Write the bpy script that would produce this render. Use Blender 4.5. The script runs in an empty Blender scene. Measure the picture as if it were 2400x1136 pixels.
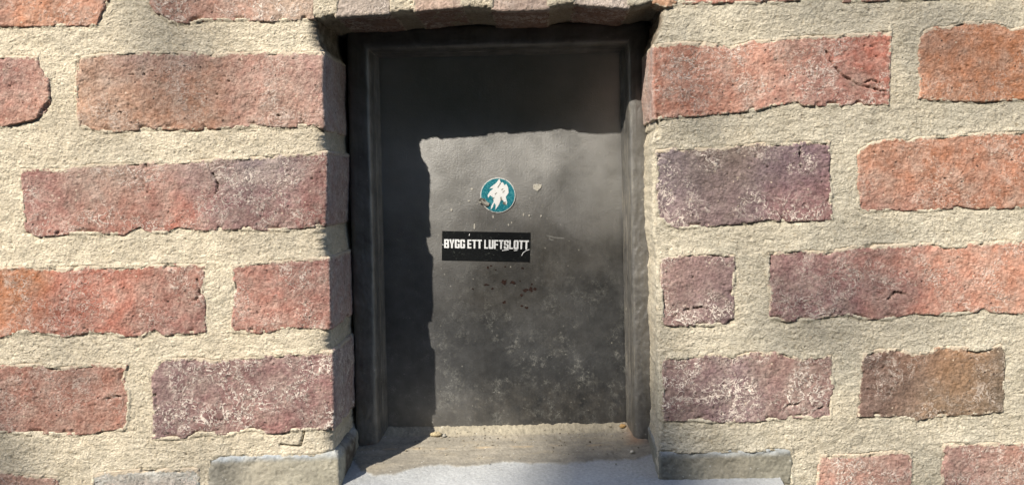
import bpy, math, random
import numpy as np
from mathutils import Vector, Matrix

random.seed(7)
C = bpy.context.scene.collection
SC = bpy.context.scene

# ------------------------------------------------------------------ units
# Everything is measured on the face of the wall in steps of 0.3125 mm.
K = 0.0003125                 # metres per step
CX, CY = 1270.0, 430.0        # the point of the wall straight in front of the lens
CD = 1850.0                   # distance lens -> wall face
Z0 = 1.40                     # height of that point above the ground
D1, D2 = 190.0, 250.0         # depth of the hatch frame and of the hatch plate

def W(x, y, d=0.0):
    return Vector(((x - CX) * K, d * K, Z0 + (CY - y) * K))

def deep(x, y, d):
    """wall-plane reading of something that stands d steps behind the wall face"""
    f = (CD + d) / CD
    return CX + (x - CX) * f, CY + (y - CY) * f

# ------------------------------------------------------------------ camera, light, exposure
cam_d = bpy.data.cameras.new("camera")
cam = bpy.data.objects.new("camera", cam_d)
C.objects.link(cam)
cam.location = (0, -CD * K, Z0)
cam.rotation_euler = (math.radians(90), 0, 0)
cam_d.sensor_fit = 'HORIZONTAL'
cam_d.sensor_width = 36.0
cam_d.lens = 36.0 * CD / 2400.0
cam_d.shift_x = -(CX - 1200.0) / 2400.0
cam_d.shift_y = -(568.0 - CY) / 2400.0
cam_d.clip_start = 0.01
cam_d.clip_end = 500.0
SC.camera = cam

SUN_TRAVEL = Vector((214.0, 250.0, -272.0)).normalized()
to_sun = -SUN_TRAVEL
world = bpy.data.worlds.new("World")
SC.world = world
world.use_nodes = True
wn, wl = world.node_tree.nodes, world.node_tree.links
wn.clear()
sky = wn.new('ShaderNodeTexSky')
sky.sky_type = 'NISHITA'
sky.sun_disc = False
sky.sun_elevation = math.asin(to_sun.z)
sky.sun_rotation = math.atan2(to_sun.x, to_sun.y)
sky.air_density = 1.0
sky.dust_density = 1.0
bg = wn.new('ShaderNodeBackground')
bg.inputs['Strength'].default_value = 0.15
wo = wn.new('ShaderNodeOutputWorld')
wl.new(sky.outputs[0], bg.inputs['Color'])
wl.new(bg.outputs[0], wo.inputs['Surface'])

sun_d = bpy.data.lights.new("sun", 'SUN')
sun_d.energy = 4.3
sun_d.angle = math.radians(0.5)
sun_d.color = (1.0, 0.92, 0.79)
sun = bpy.data.objects.new("sun", sun_d)
C.objects.link(sun)
sun.location = (-2, -3, 5)
sun.rotation_euler = SUN_TRAVEL.to_track_quat('-Z', 'Y').to_euler()

SC.view_settings.view_transform = 'Standard'
SC.view_settings.look = 'None'
SC.view_settings.gamma = 1.0
SC.view_settings.use_curve_mapping = False
SC.view_settings.exposure = 1.04

# ------------------------------------------------------------------ numpy noise
_rng = np.random.RandomState(11)
_perm = np.concatenate([_rng.permutation(1024)] * 3)
_ang = _rng.rand(1024) * 2 * np.pi
_gx, _gy = np.cos(_ang), np.sin(_ang)

def perlin(x, y, seed=0):
    x = x + seed * 37.31
    y = y + seed * 91.77
    xf = np.floor(x); yf = np.floor(y)
    xi = xf.astype(np.int64) & 1023
    yi = yf.astype(np.int64) & 1023
    fx = x - xf; fy = y - yf
    u = fx * fx * fx * (fx * (fx * 6 - 15) + 10)
    v = fy * fy * fy * (fy * (fy * 6 - 15) + 10)
    a = _perm[xi] + yi
    b = _perm[(xi + 1) & 1023] + yi
    g = _perm[a]; n00 = _gx[g] * fx + _gy[g] * fy
    g = _perm[b]; n10 = _gx[g] * (fx - 1) + _gy[g] * fy
    g = _perm[a + 1]; n01 = _gx[g] * fx + _gy[g] * (fy - 1)
    g = _perm[b + 1]; n11 = _gx[g] * (fx - 1) + _gy[g] * (fy - 1)
    n0 = n00 + u * (n10 - n00)
    n1 = n01 + u * (n11 - n01)
    return (n0 + v * (n1 - n0)) * 1.45

def fbm(x, y, size, octv=3, seed=0, sy=None):
    sy = sy or size
    r = 0.0; a = 1.0; t = 0.0
    for o in range(octv):
        r = r + a * perlin(x / size * 2 ** o, y / sy * 2 ** o, seed + o * 5)
        t += a
        a *= 0.5
    return r / t * 1.3

def sstep(a, b, x):
    t = np.clip((x - a) / (b - a), 0, 1)
    return t * t * (3 - 2 * t)

def poly_dist(x, y, pts):
    """distance to a polyline"""
    best = np.full(x.shape, 1e9)
    for (x0, y0), (x1, y1) in zip(pts[:-1], pts[1:]):
        dx, dy = x1 - x0, y1 - y0
        t = np.clip(((x - x0) * dx + (y - y0) * dy) / (dx * dx + dy * dy + 1e-9), 0, 1)
        best = np.minimum(best, np.hypot(x - x0 - t * dx, y - y0 - t * dy))
    return best

# ------------------------------------------------------------------ mesh helpers
def grid_mesh(name, X, Y, D, origin, cols=None, attrs=None, keep=None, facing=None):
    """a sheet of quads; X, Y, D hold wall steps; origin is (x, y, d)"""
    n, m = X.shape
    co = np.empty((n * m, 3), np.float32)
    co[:, 0] = ((X - origin[0]) * K).ravel()
    co[:, 1] = ((D - origin[2]) * K).ravel()
    co[:, 2] = (-(Y - origin[1]) * K).ravel()
    idx = np.arange(n * m).reshape(n, m)
    q = np.stack([idx[:-1, :-1], idx[1:, :-1], idx[1:, 1:], idx[:-1, 1:]], -1).reshape(-1, 4)
    if keep is not None:
        q = q[keep.ravel()]
    # orientation: the sheet's middle should face the given direction (default: the lens)
    f = np.array(facing if facing is not None else (0, -1, 0), float)
    nv = np.cross(co[q[:, 2]] - co[q[:, 0]], co[q[:, 3]] - co[q[:, 1]])
    if (nv @ f).sum() < 0:
        q = q[:, ::-1]
    me = bpy.data.meshes.new(name)
    me.vertices.add(n * m)
    me.vertices.foreach_set('co', co.ravel())
    me.loops.add(q.size)
    me.loops.foreach_set('vertex_index', q.ravel().astype(np.int32))
    me.polygons.add(len(q))
    me.polygons.foreach_set('loop_start', (np.arange(len(q)) * 4).astype(np.int32))
    me.polygons.foreach_set('use_smooth', np.ones(len(q), bool))
    me.update(calc_edges=True)
    if cols is not None:
        a = me.attributes.new('col', 'FLOAT_COLOR', 'POINT')
        c4 = np.ones((n * m, 4), np.float32)
        c4[:, :3] = cols.reshape(-1, 3)
        a.data.foreach_set('color', c4.ravel())
    for nm, arr in (attrs or {}).items():
        a = me.attributes.new(nm, 'FLOAT', 'POINT')
        a.data.foreach_set('value', np.ascontiguousarray(arr, np.float32).ravel())
    return me

def raw_mesh(name, verts, faces, smooth=False):
    """verts in (x, y, d) steps relative to nothing; returns mesh with world-metre local coords about first origin"""
    me = bpy.data.meshes.new(name)
    me.from_pydata([(v[0] * K, v[2] * K, -v[1] * K) for v in verts], [], faces)
    if smooth:
        me.polygons.foreach_set('use_smooth', np.ones(len(me.polygons), bool))
    me.update()
    return me

def link(name, me, mat, origin, parent=None):
    o = bpy.data.objects.new(name, me)
    C.objects.link(o)
    w = W(*origin)
    if parent is not None:
        o.parent = parent
        p = parent
        while p is not None:
            w = w - p.location
            p = p.parent
    o.location = w
    if mat is not None and me is not None:
        me.materials.append(mat)
    return o

def thing(name, label, cat, origin, group=None):
    o = link(name, None, None, origin)
    o['label'] = label
    o['category'] = cat
    if group:
        o['group'] = group
    return o

def fine_axis(a, f0, f1, b, fine, coarse):
    return np.concatenate([np.arange(a, f0, coarse), np.arange(f0, f1, fine), np.arange(f1, b + coarse, coarse)])

# ------------------------------------------------------------------ materials
class NT:
    def __init__(self, name):
        self.m = bpy.data.materials.new(name)
        self.m.use_nodes = True
        self.t = self.m.node_tree
        self.t.nodes.clear()
        self.out = self.t.nodes.new('ShaderNodeOutputMaterial')
        self.p = self.t.nodes.new('ShaderNodeBsdfPrincipled')
        self.t.links.new(self.p.outputs[0], self.out.inputs['Surface'])
        g = self.t.nodes.new('ShaderNodeNewGeometry')
        s = self.t.nodes.new('ShaderNodeVectorMath'); s.operation = 'SCALE'
        s.inputs['Scale'].default_value = 1.0 / K
        self.t.links.new(g.outputs['Position'], s.inputs[0])
        self.pos = s.outputs[0]
    def link(self, a, b):
        self.t.links.new(a, b)
    def attr(self, n, out='Color'):
        a = self.t.nodes.new('ShaderNodeAttribute'); a.attribute_name = n
        return a.outputs[out]
    def scaled(self, sx, sy, sz):
        v = self.t.nodes.new('ShaderNodeVectorMath'); v.operation = 'MULTIPLY'
        self.link(self.pos, v.inputs[0]); v.inputs[1].default_value = (sx, sy, sz)
        return v.outputs[0]
    def noise(self, size, detail=3, rough=0.55, vec=None, dist=0.0):
        n = self.t.nodes.new('ShaderNodeTexNoise')
        n.inputs['Scale'].default_value = 1.0 / size
        n.inputs['Detail'].default_value = detail
        n.inputs['Roughness'].default_value = rough
        n.inputs['Distortion'].default_value = dist
        self.link(vec or self.pos, n.inputs['Vector'])
        return n.outputs['Fac']
    def voro(self, size, feature='F1', vec=None):
        n = self.t.nodes.new('ShaderNodeTexVoronoi')
        n.feature = feature
        n.inputs['Scale'].default_value = 1.0 / size
        self.link(vec or self.pos, n.inputs['Vector'])
        return n.outputs['Distance']
    def math(self, op, a, b=None, clamp=False):
        n = self.t.nodes.new('ShaderNodeMath'); n.operation = op; n.use_clamp = clamp
        for i, v in enumerate((a, b)):
            if v is None: continue
            if isinstance(v, (int, float)): n.inputs[i].default_value = v
            else: self.link(v, n.inputs[i])
        return n.outputs[0]
    def ramp(self, v, a, b, lo=0.0, hi=1.0):
        n = self.t.nodes.new('ShaderNodeMapRange'); n.interpolation_type = 'SMOOTHSTEP'
        self.link(v, n.inputs['Value'])
        n.inputs['From Min'].default_value = a; n.inputs['From Max'].default_value = b
        n.inputs['To Min'].default_value = lo; n.inputs['To Max'].default_value = hi
        return n.outputs[0]
    def mix(self, f, a, b, mode='MIX'):
        n = self.t.nodes.new('ShaderNodeMix'); n.data_type = 'RGBA'; n.blend_type = mode
        for i, v in ((0, f), (6, a), (7, b)):
            if isinstance(v, (int, float)): n.inputs[i].default_value = v
            elif isinstance(v, tuple): n.inputs[i].default_value = (*v, 1.0)
            else: self.link(v, n.inputs[i])
        return n.outputs[2]
    def grey(self, v):
        n = self.t.nodes.new('ShaderNodeCombineColor')
        for i in range(3): self.link(v, n.inputs[i])
        return n.outputs[0]
    def bump(self, h, dist, strength=1.0, prev=None):
        n = self.t.nodes.new('ShaderNodeBump')
        n.inputs['Strength'].default_value = strength
        n.inputs['Distance'].default_value = dist * K
        self.link(h, n.inputs['Height'])
        if prev is not None: self.link(prev, n.inputs['Normal'])
        return n.outputs[0]
    def finish(self, col, rough=0.9, spec=0.3, normal=None):
        for k, v in (('Base Color', col), ('Roughness', rough), ('Specular IOR Level', spec)):
            if isinstance(v, (int, float)): self.p.inputs[k].default_value = v
            elif isinstance(v, tuple): self.p.inputs[k].default_value = (*v, 1.0)
            else: self.link(v, self.p.inputs[k])
        if normal is not None: self.link(normal, self.p.inputs['Normal'])
        return self.m

def make_brick_mat():
    n = NT('fired_clay')
    col = n.attr('col')
    col = n.mix(n.math('MULTIPLY', n.ramp(n.noise(28, 4, 0.65), 0.35, 0.70, 0.05, 0.34), n.attr('dust', 'Fac')), n.mix(1.0, col, (0.88, 1.0, 1.04), 'MULTIPLY'), (0.42, 0.345, 0.295))
    f = n.noise(7, 4, 0.65)
    col = n.mix(1.0, col, n.grey(n.ramp(f, 0.25, 0.75, 0.72, 1.28)), 'MULTIPLY')
    # pale salt worms left by the weather: thin contour lines of a warped noise, broken up
    w1 = n.math('ABSOLUTE', n.math('SUBTRACT', n.noise(13, 2, 0.6, dist=1.2), 0.5))
    w2 = n.math('ABSOLUTE', n.math('SUBTRACT', n.noise(38, 3, 0.6, dist=0.8), 0.5))
    br = n.ramp(n.noise(26, 2), 0.40, 0.58)
    br2 = n.ramp(n.noise(60, 2), 0.40, 0.56)
    v = n.math('MAXIMUM', n.math('MULTIPLY', n.ramp(w1, 0.012, 0.050, 1.0, 0.0), br),
               n.math('MULTIPLY', n.ramp(w2, 0.006, 0.022, 1.0, 0.0), br2))
    v = n.math('MULTIPLY', v, n.math('MULTIPLY', n.attr('vein', 'Fac'), 0.98), True)
    col = n.mix(v, col, (0.62, 0.54, 0.48))
    # pale grit and dark pores
    g = n.math('MULTIPLY', n.ramp(n.voro(16), 0.10, 0.20, 1.0, 0.0), n.ramp(n.noise(11, 1), 0.50, 0.60))
    col = n.mix(n.math('MULTIPLY', g, 0.75), col, (0.52, 0.43, 0.34))
    p = n.math('MULTIPLY', n.ramp(n.voro(21), 0.08, 0.17, 1.0, 0.0), n.ramp(n.noise(13, 1), 0.53, 0.60))
    p = n.math('MULTIPLY', p, n.attr('pore', 'Fac'), True)
    col = n.mix(n.math('MULTIPLY', p, 0.7), col, (0.05, 0.03, 0.025))
    # mortar wiped over the edges
    sm = n.math('ADD', n.attr('smear', 'Fac'), n.ramp(n.noise(8, 3, 0.7), 0.25, 0.75, -0.34, 0.34))
    col = n.mix(n.ramp(sm, 0.38, 0.62), col, (0.47, 0.40, 0.31))
    h = n.math('ADD', n.math('ADD', n.noise(5, 3, 0.65), n.math('MULTIPLY', v, 0.35)), n.math('MULTIPLY', p, -0.8))
    return n.finish(col, 0.92, 0.25, n.bump(h, 3.4, 0.9))

def make_mortar_mat():
    n = NT('lime_mortar')
    col = n.attr('col')
    col = n.mix(1.0, col, n.grey(n.ramp(n.noise(6, 4, 0.7), 0.25, 0.75, 0.74, 1.24)), 'MULTIPLY')
    d = n.math('MULTIPLY', n.ramp(n.voro(9), 0.10, 0.22, 1.0, 0.0), n.ramp(n.noise(15, 1), 0.52, 0.62))
    col = n.mix(n.math('MULTIPLY', d, 0.5), col, (0.12, 0.09, 0.06))
    l = n.math('MULTIPLY', n.ramp(n.voro(12), 0.10, 0.20, 1.0, 0.0), n.ramp(n.noise(17, 1), 0.54, 0.62))
    col = n.mix(n.math('MULTIPLY', l, 0.6), col, (0.62, 0.57, 0.46))
    wr = n.math('ABSOLUTE', n.math('SUBTRACT', n.noise(13, 3, 0.6, n.scaled(0.75, 1, 1.15), 1.0), 0.5))
    h = n.math('ADD', n.math('ADD', n.noise(5, 4, 0.7), n.math('MULTIPLY', wr, 1.6)), n.math('MULTIPLY', d, -0.5))
    return n.finish(col, 0.95, 0.2, n.bump(h, 3.6, 1.0))

def make_paint_mat():
    n = NT('weathered_dark_paint')
    col = n.attr('col')
    col = n.mix(1.0, col, n.grey(n.ramp(n.noise(9, 4, 0.7), 0.25, 0.75, 0.80, 1.22)), 'MULTIPLY')
    st = n.noise(5, 3, 0.6, n.scaled(1.0, 1.0, 0.045))
    col = n.mix(1.0, col, n.grey(n.ramp(st, 0.3, 0.7, 0.90, 1.10)), 'MULTIPLY')
    # dust specks and small lichen marks
    sp = n.math('MULTIPLY', n.ramp(n.voro(13), 0.10, 0.20, 1.0, 0.0), n.ramp(n.noise(19, 1), 0.58, 0.66))
    col = n.mix(n.math('MULTIPLY', sp, 0.55), col, (0.30, 0.29, 0.25))
    w = n.math('ABSOLUTE', n.math('SUBTRACT', n.noise(11, 3, 0.7, dist=1.5), 0.5))
    gr = n.math('MULTIPLY', n.ramp(w, 0.01, 0.05, 1.0, 0.0), n.ramp(n.noise(24, 3, 0.7), 0.46, 0.66))
    gr = n.math('MULTIPLY', gr, n.attr('grime', 'Fac'), True)
    col = n.mix(gr, col, (0.17, 0.17, 0.155))
    rough = n.ramp(n.noise(90, 4, 0.6), 0.3, 0.7, 0.43, 0.53)
    h = n.math('ADD', n.noise(5, 4, 0.7), n.math('MULTIPLY', st, 0.35))
    n.p.inputs['IOR'].default_value = 2.9
    return n.finish(col, rough, n.attr('sheen', 'Fac'), n.bump(h, 1.0, 0.6))

def make_concrete_mat():
    n = NT('sill_concrete')
    col = n.attr('col')
    col = n.mix(1.0, col, n.grey(n.ramp(n.noise(6, 4, 0.7), 0.25, 0.75, 0.86, 1.12)), 'MULTIPLY')
    d = n.math('MULTIPLY', n.ramp(n.voro(10), 0.10, 0.22, 1.0, 0.0), n.ramp(n.noise(13, 1), 0.50, 0.60))
    col = n.mix(n.math('MULTIPLY', d, 0.45), col, (0.10, 0.09, 0.08))
    l = n.math('MULTIPLY', n.ramp(n.voro(12), 0.10, 0.22, 1.0, 0.0), n.ramp(n.noise(17, 1), 0.54, 0.62))
    col = n.mix(n.math('MULTIPLY', l, 0.6), col, (0.46, 0.46, 0.44))
    return n.finish(col, 0.9, 0.3, n.bump(n.noise(6, 4, 0.65), 2.0, 0.9))

def flat_mat(name, base, alt, size, rough, spec=0.5, thr=(0.55, 0.65), bump=0.6):
    n = NT(name)
    col = n.mix(n.ramp(n.noise(size, 4, 0.7, dist=0.8), *thr), base, alt)
    return n.finish(col, rough, spec, n.bump(n.noise(size * 0.8, 3), bump, 0.6))

M_BRICK = make_brick_mat()
M_MORTAR = make_mortar_mat()
M_PAINT = make_paint_mat()
M_CONC = make_concrete_mat()
M_CORE = flat_mat('wall_core', (0.34, 0.30, 0.22), (0.22, 0.19, 0.14), 40, 0.95, 0.2)
M_GROUND = flat_mat('paving', (0.06, 0.057, 0.053), (0.045, 0.043, 0.041), 60, 0.9, 0.3)
M_TEAL = flat_mat('teal_print', (0.006, 0.13, 0.18), (0.06, 0.26, 0.29), 4.0, 0.35, 0.5, (0.50, 0.58))
M_WHITE = flat_mat('torn_white_paper', (0.66, 0.67, 0.68), (0.36, 0.34, 0.32), 8.0, 0.6, 0.4, (0.62, 0.70))
M_RIM = flat_mat('white_rim', (0.55, 0.56, 0.55), (0.2, 0.2, 0.2), 9.0, 0.5, 0.4, (0.55, 0.62))
M_BLACK = flat_mat('black_vinyl', (0.006, 0.007, 0.008), (0.09, 0.10, 0.09), 6.0, 0.38, 0.35, (0.60, 0.72), 0.9)
M_LETTER = flat_mat('white_print', (0.72, 0.74, 0.76), (0.48, 0.50, 0.52), 5.0, 0.5, 0.4, (0.62, 0.72))
M_FLECK = flat_mat('pale_fleck', (0.40, 0.385, 0.34), (0.20, 0.19, 0.16), 4.0, 0.8, 0.3)
M_RUST = flat_mat('rust_spot', (0.022, 0.012, 0.010), (0.055, 0.024, 0.016), 6.0, 0.9, 0.2)
M_CHIP = flat_mat('grey_chip', (0.30, 0.29, 0.26), (0.06, 0.055, 0.05), 8.0, 0.85, 0.3, (0.45, 0.58), 2.0)
M_STONE = flat_mat('sandstone_crumb', (0.40, 0.34, 0.22), (0.24, 0.20, 0.13), 7.0, 0.9, 0.2, (0.45, 0.6), 2.5)
M_ORANGE = flat_mat('brick_crumb', (0.46, 0.30, 0.13), (0.38, 0.2, 0.09), 9.0, 0.9, 0.2, (0.45, 0.6), 2.5)
M_QUARTZ = flat_mat('white_crumb', (0.60, 0.56, 0.47), (0.44, 0.40, 0.32), 9.0, 0.8, 0.3, (0.45, 0.6), 2.0)

# ------------------------------------------------------------------ the wall: brick outlines (read off the wall face)
R = (.37, .115, .078); O = (.42, .150, .068); PU = (.185, .098, .098); DK = (.105, .076, .088)
PK = (.37, .175, .130); TN = (.27, .145, .078); NB = (.125, .078, .060); GR = (.30, .265, .185)
WH = (.43, .37, .315); RB = (.29, .120, .088); PR = (.26, .105, .090)

BR = []
def B(top, bot, cols, left=None, right=None, dust=1.0, wrap=None, vein=0.5, smear=0.6, h=1.6, cracks=(), pits=0.5, rnd=4.0, group=None, mat=None):
    BR.append(dict(top=top, bot=bot, left=left, right=right, wrap=wrap, cols=cols, vein=vein, smear=smear,
                   h=h, cracks=cracks, pits=pits, rnd=rnd, mat=mat, dust=dust))

# top course
B([(-260, -140), (255, -135)], [(-260, 67), (0, 65), (120, 64), (228, 62)],
  [(.3, .7, PK), (.8, .9, O), (.9, .6, PK)], right=[(255, -135), (262, -10), (238, 35), (228, 62)], vein=.5, smear=.3)
B([(340, -140), (732, -140)], [(396, 55), (445, 58), (480, 50), (560, 51), (640, 53), (738, 48)],
  [(.2, .8, PK), (.5, .6, (.41, .2, .15)), (.9, .8, (.42, .27, .2))], left=[(340, -140), (346, 8), (361, 28), (396, 55)],
  right=[(732, -140), (738, 48)], vein=.9, smear=.35)
for x0, x1, yb0, ym, yb1, c in ((783, 923, 41, 38, 35, (.45, .335, .28)), (968, 1088, 30, 24, 19, (.47, .30, .235)),
                                (1150, 1289, 27, 27, 25, (.48, .32, .26)), (1340, 1478, 11, 17, 23, (.44, .33, .285))):
    B([(x0 - 4, -560), (x1 - 4, -562)], [(x0, yb0), ((x0 + x1) / 2, ym), (x1, yb1)], [(.3, .95, c), (.8, .95, tuple(v * .9 for v in c)), (.5, .6, c)],
      wrap='B', vein=1.1, smear=1.0, h=0.6, pits=.3)
B([(1524, -560), (1585, -560)], [(1530, 10), (1560, 22), (1588, 12)], [(.5, .9, (.42, .2, .11))], wrap=None, vein=.5, smear=.7, h=2)
B([(1594, -140), (1878, -142)], [(1597, 12), (1700, 9), (1821, 8), (1876, 2)], [(.3, .8, R), (.8, .9, RB)], vein=.8)
B([(1970, -140), (2330, -140)], [(1974, 9), (2030, 6), (2107, 3), (2330, -6)], [(.3, .8, RB), (.8, .9, R)], vein=.4)
# left of the hatch, course by course
B([(-260, 126), (0, 129), (40, 131), (90, 133)], [(-260, 300), (0, 300), (50, 289), (82, 281)], [(.2, .6, PK), (.75, .3, PR), (.9, .7, (.40, .185, .13))],
  right=[(90, 133), (95, 155), (118, 186), (120, 241), (104, 268), (82, 281)], vein=.3, smear=.4, h=3.4, pits=.8)
B([(178, 134), (236, 123), (301, 120), (426, 119), (502, 125), (562, 120), (760, 120)],
  [(183, 297), (221, 307), (251, 314), (351, 304), (452, 307), (592, 299), (677, 301), (738, 296), (763, 308)],
  [(.12, .55, (.38, .20, .13)), (.4, .55, (.37, .165, .095)), (.3, .05, (.30, .17, .15)), (.68, .5, (.35, .165, .125)), (.92, .4, (.33, .165, .14)), (.85, .9, (.36, .19, .14))],
  left=[(178, 134), (174, 210), (183, 297)], right=[(760, 120), (758, 211), (763, 308)], wrap='R', vein=.45, smear=.7, pits=1.0, dust=1.2)
B([(48, 394), (100, 394), (150, 396), (211, 384), (341, 378), (431, 377), (502, 371), (602, 365), (702, 358), (769, 353)],
  [(58, 544), (95, 557), (150, 551), (211, 549), (291, 552), (329, 533), (351, 547), (391, 546), (416, 533), (477, 542), (577, 539), (642, 544), (712, 536), (765, 531)],
  [(.08, .4, PR), (.25, .2, (.36, .23, .18)), (.22, .8, (.33, .125, .092)), (.48, .8, R), (.55, .3, (.28, .15, .13)), (.76, .3, (.19, .14, .145)), (.72, .85, (.26, .105, .10)), (.92, .7, PR)],
  left=[(48, 394), (50, 477), (58, 544)], right=[(769, 353), (768, 440), (765, 531)], wrap='R', vein=.85, smear=.5,
  cracks=[[(488, 385), (498, 405), (512, 430), (506, 455)], [(342, 380), (345, 392)]])
B([(-260, 628), (0, 626), (81, 621), (147, 626), (203, 621), (304, 623), (355, 618), (406, 616), (484, 618)],
  [(-260, 790), (0, 793), (51, 779), (101, 782), (147, 793), (203, 781), (264, 781), (284, 791), (335, 788), (363, 774), (385, 787), (456, 783), (484, 778)],
  [(.35, .4, O), (.55, .6, R), (.7, .3, R), (.93, .4, RB), (.95, .9, PR)], right=[(484, 618), (478, 687), (483, 707), (484, 778)], vein=.55, smear=.6,
  cracks=[[(462, 655), (470, 690), (455, 705)]])
B([(541, 622), (583, 613), (659, 608), (730, 603), (773, 600)], [(540, 778), (609, 783), (659, 773), (690, 768), (710, 770), (777, 774)],
  [(.2, .4, (.35, .15, .115)), (.6, .6, (.36, .14, .105)), (.9, .2, PR)], left=[(541, 622), (547, 687), (540, 778)], right=[(773, 600), (776, 690), (777, 774)],
  wrap='R', vein=.7, smear=.6)
B([(-260, 856), (0, 854), (76, 849), (142, 858), (167, 856), (238, 849), (302, 853)], [(-260, 1015), (0, 1014), (76, 1019), (178, 1021), (218, 1019), (238, 1011), (292, 1008)],
  [(.3, .5, (.27, .125, .098)), (.7, .4, RB), (.9, .7, (.33, .14, .1))], right=[(302, 853), (293, 890), (307, 925), (302, 991), (292, 1008)], vein=.4, smear=.55,
  cracks=[[(305, 925), (270, 930), (245, 935)]])
B([(372, 850), (392, 838), (456, 833), (507, 843), (533, 836), (609, 833), (710, 824), (781, 819)],
  [(356, 1029), (431, 1030), (467, 1019), (533, 1021), (583, 1009), (634, 1018), (710, 1008), (784, 1008)],
  [(.1, .4, PU), (.4, .4, (.20, .10, .098)), (.5, .7, PR), (.85, .4, (.165, .09, .095)), (.95, .5, PR)], left=[(372, 850), (353, 885), (356, 956), (356, 1029)],
  right=[(781, 819), (783, 910), (784, 1008)], wrap='R', vein=1.35, smear=.5)
B([(-260, 1098), (0, 1099), (60, 1108), (139, 1113)], [(-260, 1262), (139, 1264)], [(.5, .1, (.40, .25, .2)), (.7, .4, PK)], vein=1.3, smear=.75)
B([(214, 1108), (250, 1102), (330, 1096), (469, 1093)], [(214, 1262), (469, 1260)], [(.3, .1, (.44, .40, .36)), (.8, .1, (.46, .43, .39)), (.5, .8, PK)], vein=1.0, smear=.8)
# right of the hatch
B([(1530, 102), (1610, 97), (1651, 98), (1716, 108), (1761, 95), (1851, 85), (1926, 83), (2002, 78), (2092, 72)],
  [(1533, 281), (1651, 273), (1771, 261), (1821, 249), (1871, 239), (1881, 251), (1941, 251), (2032, 247), (2085, 250)],
  [(.1, .5, (.43, .165, .11)), (.35, .5, (.43, .18, .125)), (.6, .5, (.39, .175, .13)), (.88, .3, (.40, .115, .075)), (.78, .8, PR), (.95, .85, R)],
  left=[(1530, 102), (1528, 201), (1533, 281)], right=[(2092, 72), (2089, 150), (2085, 250)], wrap='L', vein=.7, smear=.8, h=2.6, dust=1.1,
  cracks=[[(1938, 122), (1950, 150), (1970, 175), (2000, 193), (2012, 200)], [(2012, 200), (2035, 205), (2062, 214), (2072, 213)], [(2015, 197), (2045, 188), (2070, 205)]])
B([(2152, 82), (2172, 65), (2222, 60), (2253, 49), (2323, 46), (2353, 52), (2368, 68), (2400, 60), (2700, 45)], [(2150, 233), (2202, 238), (2303, 241), (2400, 236), (2700, 225)],
  [(.1, .5, (.37, .15, .085)), (.3, .5, O), (.6, .5, O)], left=[(2152, 82), (2149, 161), (2155, 205), (2150, 233)], vein=.35, smear=.6)
B([(1534, 352), (1575, 346), (1651, 344), (1691, 346), (1741, 335), (1801, 333), (1861, 333), (1901, 329), (1947, 329)],
  [(1560, 526), (1590, 538), (1716, 529), (1801, 517), (1851, 522), (1954, 516)],
  [(.15, .3, (.14, .105, .12)), (.1, .85, (.21, .125, .122)), (.4, .15, (.25, .165, .12)), (.4, .6, (.165, .095, .097)), (.68, .45, (.085, .06, .08)), (.9, .4, (.15, .085, .095)), (.9, .9, PR)], dust=.45,
  left=[(1534, 352), (1538, 430), (1540, 500), (1560, 526)], right=[(1947, 329), (1946, 401), (1949, 441), (1954, 516)], vein=.95, smear=.55,
  cracks=[[(1874, 336), (1876, 362), (1878, 392)]])
B([(2010, 352), (2042, 330), (2102, 321), (2127, 329), (2152, 319), (2222, 316), (2253, 311), (2400, 306), (2780, 290)],
  [(2022, 499), (2077, 494), (2172, 497), (2253, 487), (2303, 492), (2400, 489), (2780, 478)],
  [(.07, .3, (.36, .145, .080)), (.06, .75, (.27, .115, .09)), (.2, .3, (.34, .13, .072)), (.35, .7, (.31, .115, .068)), (.5, .4, (.35, .13, .072))],
  left=[(2010, 352), (2009, 437), (2016, 460), (2008, 484), (2022, 499)], vein=.4, smear=.6, pits=.7)
B([(1548, 604), (1601, 593), (1667, 588), (1725, 597)], [(1556, 763), (1601, 766), (1652, 766), (1713, 760)],
  [(.12, .5, (.25, .14, .12)), (.5, .4, (.20, .11, .105)), (.8, .7, (.165, .095, .098))], dust=.6, left=[(1548, 604), (1547, 680), (1549, 748), (1556, 763)],
  right=[(1725, 597), (1722, 687), (1722, 750), (1713, 760)], vein=1.1, smear=.5, cracks=[[(1603, 727), (1640, 720), (1658, 722)], [(1575, 748), (1585, 738)]])
B([(1799, 591), (1865, 583), (1936, 588), (2007, 573), (2108, 570), (2195, 566), (2220, 576), (2261, 573), (2271, 565), (2400, 561), (2600, 556)],
  [(1804, 748), (1845, 755), (1906, 753), (1936, 745), (1982, 740), (2027, 750), (2093, 748), (2144, 736), (2210, 740), (2261, 737), (2306, 730), (2337, 735), (2400, 737), (2600, 734)],
  [(.06, .4, (.22, .105, .10)), (.2, .6, (.21, .098, .098)), (.33, .3, (.28, .12, .10)), (.5, .5, (.43, .165, .115)), (.6, .3, (.44, .19, .125)), (.85, .6, (.45, .18, .115))],
  left=[(1799, 591), (1797, 661), (1806, 692), (1800, 737), (1804, 748)], vein=.7, smear=.75, cracks=[[(2083, 700), (2100, 685), (2125, 690)]])
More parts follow.
